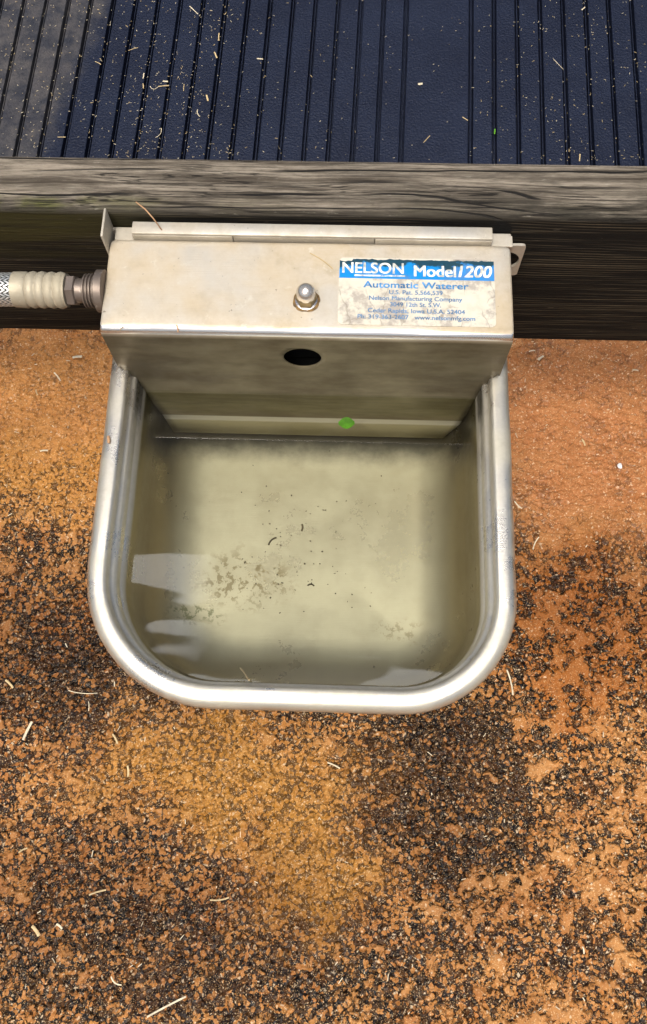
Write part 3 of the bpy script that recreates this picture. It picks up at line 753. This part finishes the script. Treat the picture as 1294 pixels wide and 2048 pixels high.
# ---------------------------------------------------------------- the hose
H = empty('braided_hose', (-.128, -.045, -.0143))
tag(H, 'braided steel water hose with ribbed pale ferrule screwed into the left of the waterer', 'hose')
HI = Matrix.Translation((.128, .045, .0143))
def hpart(name, bm, mat, **k):
    o = obj(name, bm, mat, H, **k); o.matrix_parent_inverse = HI; return o
bm = bmesh.new()
tube(bm, [(-.1680 - .012 * i, -.045 - .00035 * i * i * .25, -.0143 - .0004 * i * i * .6) for i in range(0, 26)], .0097, 28)
hpart('hose_body', bm, M_braid)
bm = bmesh.new(); pr = [(.0090, -.1715), (.0102, -.1712), (.0104, -.1640)]
for x in (-.1600, -.1545, -.1492, -.1438):
    pr += [(.0094, x - .0028), (.0101, x - .0018), (.0106, x), (.0101, x + .0018), (.0094, x + .0026)]
pr += [(.0096, -.1402), (.0070, -.1400)]
lathe(bm, pr, AX, 'x', 40)
for v in bm.verts: v.co += Vector((0, 1, 1)) * .0002 * noise.noise(v.co * 180)
hpart('ferrule', bm, M_ferrule, sharp=60)
bm = bmesh.new(); lathe(bm, [(.0082, -.1402), (.0092, -.1394), (.0092, -.1352), (.0082, -.1346)], AX, 'x', 6)
hpart('hex_nut', bm, M_brass, sharp=25)
bm = bmesh.new(); lathe(bm, [(.0070, -.1348), (.0070, -.1300)], AX, 'x', 30)
hpart('nipple', bm, M_brass)
bm = bmesh.new(); pr = [(.0070, -.1302)]
for i in range(4): pr += [(.0086, -.1300 + i * .0019), (.0098, -.1293 + i * .0019), (.0098, -.1288 + i * .0019), (.0086, -.1283 + i * .0019)]
lathe(bm, pr + [(.007, -.1224)], AX, 'x', 40)
hpart('threaded_ring', bm, M_brass, sharp=40)

# ---------------------------------------------------------------- water
ZW = -.0900
bm = bmesh.new()
pts = rrect(BX0, BX1, BY0, BY1, .078, .067, .022, .0163)
c = bm.verts.new((0, -.15, ZW)); ring = [bm.verts.new((x, y, ZW)) for x, y in pts]
ins_ = [bm.verts.new((x, y, ZW - .0002)) for x, y in rrect(BX0, BX1, BY0, BY1, .078, .067, .022, .0180)]
for v in ring: v.co.z = ZW + .0006
c.co.z = ZW - .0002
for i in range(len(ins_)): bm.faces.new((ins_[i], ins_[(i + 1) % len(ins_)], c))
for i in range(len(ring)): bm.faces.new((ring[i], ring[(i + 1) % len(ring)], ins_[(i + 1) % len(ring)], ins_[i]))
wt = obj('drinking_water', bm, M_water, smooth=False)
for p in wt.data.polygons:
    pass
tag(wt, 'shallow yellowish still water filling the steel basin', 'water')

# ---------------------------------------------------------------- small things
def leaf(p, L, Wd, ang, mat, name, label, cat, group=None, thick=.0003, curl=.15):
    bm = bmesh.new(); n = 10; rows = []
    for i in range(n + 1):
        t = i / n; wd = Wd * math.sin(math.pi * min(max(t, .04), .96)) ** .7
        row = []
        for j in (-1, 0, 1):
            x = (t - .5) * L; y = j * wd / 2; z = curl * wd * .5 * (abs(j)) - curl * L * .4 * (t - .5) ** 2
            row.append(bm.verts.new((x * math.cos(ang) - y * math.sin(ang), x * math.sin(ang) + y * math.cos(ang), z)))
        rows.append(row)
    for a, b in zip(rows, rows[1:]):
        for j in range(2): bm.faces.new((a[j], a[j + 1], b[j + 1], b[j]))
    r = bmesh.ops.solidify(bm, geom=bm.faces[:], thickness=thick)
    o = obj(name, bm, mat); o.location = p
    return tag(o, label, cat, group)
leaf(at(693, 846, ZW + .0006), .0104, .0082, .05, M_green, 'duckweed_leaf', 'small bright green round leaf floating on the water by the front panel', 'leaf', curl=.05)

def stick(name, pts, rad, mat, label, cat, group=None, flat=.6, taper=False):
    bm = bmesh.new(); c = Vector(pts[0])
    # subdivide into a gentle curve through the points
    tube(bm, [Vector(p) - c for p in pts], rad, 6, flat, taper)
    o = obj(name, bm, mat); o.location = c
    return tag(o, label, cat, group)
def curve(a, b, bend, n=7, lift=0):
    a, b = Vector(a), Vector(b); d = b - a; nrm = Vector((-d.y, d.x, 0)).normalized()
    return [a + d * t + nrm * bend * 4 * t * (1 - t) + Vector((0, 0, lift * 4 * t * (1 - t))) for t in [i / n for i in range(n + 1)]]
# grass stem leaning on the bracket, straw on the rim, wisps on the cover
stick('dry_grass', [at(272, 404, .001), at(290, 418, .004), at(306, 436, .002), at(322, 458, -.004), at(336, 472, -.0085)], .00040, M_brown, 'thin curved brown grass stem lying over the bracket top', 'stem', taper=False)
stick('straw', curve(at(481, 1336, ZW + .0008), at(498, 1360, ZR - .001), .0002), .00062, M_straw, 'short golden straw leaning on the front inner rim of the basin', 'straw')
stick('grass_wisp', curve(at(620, 506, -.0092), at(666, 538, -.0092), .0008), .00028, M_straw, 'hair-thin tan wisp on the cover left of the sticker', 'straw')
stick('grass_wisp', curve(at(212, 688, -.030), at(246, 652, -.0085), -.0012), .00035, M_straw, 'pale wisp hanging over the front left bend of the cover', 'straw')
stick('grass_wisp', curve(at(353, 650, -.0090), at(356, 664, -.011), .0002), .00035, M_brown, 'tiny brown fleck on the front bend of the cover', 'straw')
stick('seed', curve(at(216, 872, ZR + .0008), at(217, 886, ZR + .0008), .0002), .0009, M_brown, 'small brown seed on the left rim of the basin', 'seed')
stick('plant_fibre', curve(at(553, 1075, ZF + .0006), at(537, 1090, ZF + .0006), -.0012) , .0006, M_debris, 'dark curved root fibre lying under the water mid basin', 'fibre')
stick('plant_fibre', curve(at(604, 1048, ZF + .0006), at(603, 1062, ZF + .0006), .0006), .0006, M_debris, 'short dark fibre lying under the water right of the curved one', 'fibre')
stick('plant_fibre', curve(at(615, 1171, ZF + .0006), at(628, 1172, ZF + .0006), .0012), .0005, M_debris, 'tiny hooked dark fibre under the water near the brown speckles', 'fibre')
stick('plant_fibre', curve(at(797, 925, ZF + .0006), at(808, 921, ZF + .0006), -.0006), .0005, M_debris, 'dark crumb under the water in the right back of the basin', 'fibre')

# larger straws on the ground, read off the photograph
def lie(name, a, b, rad, mat, label, z, bend=.0005, group=None, cat='straw', flat=.35):
    group = group or 'straws lying on the stained ground'
    stick(name, curve(at(*a, z + .0018), at(*b, z + .0018), bend), rad * (.7 if z == G else 1), mat, label, cat, group, flat)
G = ZG + .0006
lie('straw', (46, 1480), (64, 1443), .0017, M_pale, 'thick pale torn straw on the ground at lower left of the basin', G, .0004)
lie('straw', (137, 1381), (195, 1386), .0005, M_pale, 'long hair-thin pale straw on dark ground left of the basin corner', G, -.0015)
lie('straw', (177, 1403), (177, 1422), .0005, M_pale, 'short upright pale straw below the hair-thin straw', G)
lie('straw', (225, 1468), (235, 1487), .0012, M_straw, 'short flat straw below left of the basin front corner', G)
lie('straw', (255, 1531), (256, 1553), .0013, M_straw, 'dull olive flat straw piece on golden ground', G)
lie('straw', (655, 1525), (680, 1537), .0009, M_pale, 'slanting straw on ground below the basin front', G)
lie('straw', (11, 1360), (26, 1376), .0014, M_straw, 'greenish flat straw at the left picture edge', G)
lie('straw', (1014, 1340), (1026, 1390), .0010, M_pale, 'long pale straw on dark ground right of the basin corner', G, .001)
lie('straw', (294, 2034), (372, 1993), .0011, M_pale, 'longest pale straw near the bottom edge of the picture', G, .0003)
lie('straw', (145, 715), (164, 713), .0019, M_pale, 'plump white grain husk on ground below the hose', G)
lie('straw', (108, 745), (121, 762), .0010, M_pale, 'short slanting straw below the white husk', G)
lie('straw', (76, 790), (72, 780), .0009, M_straw, 'tiny straw bit below left of the short slanting straw', G)
lie('straw', (80, 902), (96, 901), .0012, M_pale, 'short level straw left of the basin side', G)
lie('straw', (178, 1790), (212, 1780), .0010, M_straw, 'thin tan straw on speckled lower left ground', G)
lie('straw', (64, 1852), (78, 1872), .0020, M_straw, 'broad dull straw flake at the lower left', G)
lie('straw', (113, 1848), (124, 1858), .0012, M_pale, 'small white flake right of the broad straw flake', G)
lie('straw', (37, 1705), (55, 1696), .0010, M_straw, 'short tan straw at the left side of the lower ground', G)
lie('straw', (420, 1800), (458, 1795), .0009, M_straw, 'forked thin straw below the golden ground patch', G, -.001)
lie('straw', (222, 1953), (243, 1970), .0008, M_pale, 'small hooked pale straw above the longest straw', G, -.002)
lie('straw', (1068, 1073), (1076, 985), .0006, M_pale, 'thin bowed straw on ground right of the basin', G, .001) if False else None
lie('straw', (1066, 1099), (1078, 1074), .0008, M_pale, 'thin bowed straw on ground right of the basin', G, .001)
lie('straw', (1029, 1002), (1044, 1017), .0009, M_pale, 'curved straw touching the right side of the basin in view', G, -.0006)
lie('straw', (1077, 720), (1087, 712), .0016, M_pale, 'bright straw flake on mud below the board', G)
lie('straw', (1058, 703), (1070, 701), .0009, M_pale, 'thin straw above the bright flake on the mud', G)
lie('straw', (1164, 878), (1170, 891), .0012, M_straw, 'yellow green straw piece on the reddish mud', G)
lie('straw', (1265, 740), (1277, 741), .0010, M_pale, 'small level straw at the right edge of the mud', G)
lie('straw', (1165, 1893), (1168, 1908), .0009, M_pale, 'short pale straw on the lower right ground', G)
bm = bmesh.new(); bmesh.ops.create_icosphere(bm, subdivisions=2, radius=.0028)
for v in bm.verts: v.co *= 1 + .4 * noise.noise(v.co * 500); v.co.z *= .7
o = obj('white_pebble', bm, plain('chalk', (.8, .78, .74), .6), smooth=False); o.location = at(1240, 932, G + .001); tag(o, 'small white chip of stone on the reddish mud at right', 'pebble')

# straws on the mat
MZ = ZM - .0012
ml = [((257, 101), (276, 95), .0011, 'thin slanting straw in the upper left of the mat', .0004), ((379, 12), (396, 28), .0013, 'short pale straw at the top of the mat', 0),
      ((438, 66), (437, 81), .0015, 'short upright tan straw by a groove of the mat', 0), ((413, 190), (416, 202), .0024, 'blocky orange-tan chaff piece mid mat', 0),
      ((316, 173), (338, 171), .0019, 'orange husk with a curled tail on the mat', .0004), ((300, 172), (316, 174), .0007, 'pale curled tail beside the orange husk', -.004),
      ((326, 162), (336, 163), .0026, 'white flake just above the orange husk', 0), ((288, 146), (286, 157), .0014, 'small orange straw left of the white flake', 0),
      ((286, 167), (287, 177), .0013, 'small orange straw under the other by the groove', 0), ((190, 123), (202, 129), .0011, 'thin bent straw at the dusty left of the mat', .0005),
      ((400, 233), (395, 219), .0011, 'thin pale straw crossing toward a groove', .0015), ((311, 275), (322, 256), .0008, 'hooked hair-thin straw low on the mat', -.003),
      ((115, 274), (131, 274), .0013, 'level straw on the dusty corner just above the board', 0), ((836, 168), (845, 167), .0034, 'cream chip on the wide plain strip of the mat', 0),
      ((847, 285), (860, 271), .0010, 'slanting straw on the wide strip near the board', 0), ((925, 234), (936, 241), .0013, 'small tan flake beside the strip groove', 0),
      ((1106, 117), (1127, 139), .0006, 'long hair-thin straw on the right of the mat', 0), ((1163, 20), (1170, 14), .0017, 'cream flake at the top right of the mat', 0),
      ((1160, 308), (1159, 322), .0016, 'yellow husk where mat meets board', 0), ((429, 104), (434, 116), .0020, 'greenish husk upper middle of the mat', 0),
      ((514, 117), (526, 118), .0020, 'cream triangular chip on the mat', 0), ((368, 168), (367, 182), .0009, 'upright orange sliver below the greenish husk', 0),
      ((990, 258), (989, 268), .0017, 'tiny green flake in a groove on the right', 0)]
for a, b, r_, lb, be in ml:
    m_ = M_green if 'green flake' in lb else (M_pale if ('pale' in lb or 'white' in lb or 'cream' in lb or 'hair' in lb) else M_straw)
    lie('straw', a, b, r_ * .42, m_, lb, MZ, be, 'straws lying on the rubber mat')

# fine uncountable chaff on the mat and on the ground
def chaff(name, spots, mat, z, label, rad=(.00018, .00045), ln=(.0012, .005)):
    bm = bmesh.new()
    for (x, y, zz) in spots:
        L = random.uniform(*ln) * random.choice((.5, .6, .8, 1)); a = random.uniform(0, math.pi); r = random.uniform(*rad)
        d = Vector((math.cos(a), math.sin(a), random.uniform(-.1, .1))) * L / 2; s_ = Vector((-math.sin(a), math.cos(a), 0)) * r; u = Vector((0, 0, r * .6))
        p = Vector((x, y, zz))
        vs = [bm.verts.new(p + e * d + q) for e in (-1, 1) for q in (s_ - u, s_ + u, -s_ + u, -s_ - u)]
        for q in ((0, 1, 5, 4), (1, 2, 6, 5), (2, 3, 7, 6), (3, 0, 4, 7), (3, 2, 1, 0), (4, 5, 6, 7)): bm.faces.new([vs[i] for i in q])
    tag(obj(name, bm, mat, smooth=False), label, 'chaff', kind='stuff')
sp = []
def dens_mat(u, v):
    d = .10
    if u < 260: d = .55
    elif u < 470: d = .8
    elif u < 560: d = .22
    elif 1090 < u: d = .42
    elif u > 930: d = .22
    d *= .35 + 1.3 * max(0, noise.noise((u * .012, v * .012, 0)) + .35)
    return d
while len(sp) < 1700:
    u, v = random.uniform(-60, 1360), random.uniform(-80, 325)
    if random.random() < dens_mat(u, v): p = at(u, v, MZ + .0016); sp.append(tuple(p))
chaff('hay_chaff', sp[:1100], M_pale, MZ, 'fine pale hay chaff scattered over the rubber mat', rad=(.00011, .00026), ln=(.0007, .0030))
chaff('straw_chaff', sp[1100:], M_straw, MZ, 'golden straw crumbs scattered over the rubber mat', rad=(.00012, .00028), ln=(.0010, .0038))
sp = []
while len(sp) < 300:
    u, v = random.uniform(-60, 1360), random.uniform(660, 2100)
    d = .8 if v < 960 else .28
    if random.random() < d: sp.append(tuple(at(u, v, G + .0016)))
chaff('ground_chaff', sp, M_pale, G, 'fine pale straw bits scattered on the stained ground', rad=(.0002, .0004), ln=(.0012, .006))
# crumbs resting on the basin floor
sp = []
while len(sp) < 90:
    u, v = random.gauss(560, 150), random.gauss(1120, 110)
    if 390 < u < 850 and 890 < v < 1230: sp.append(tuple(at(u, v, ZF + .0004)))
chaff('silt_crumbs', sp, M_debris, ZF, 'dark silt crumbs lying on the basin floor under the water', rad=(.0002, .0005), ln=(.0006, .0018))
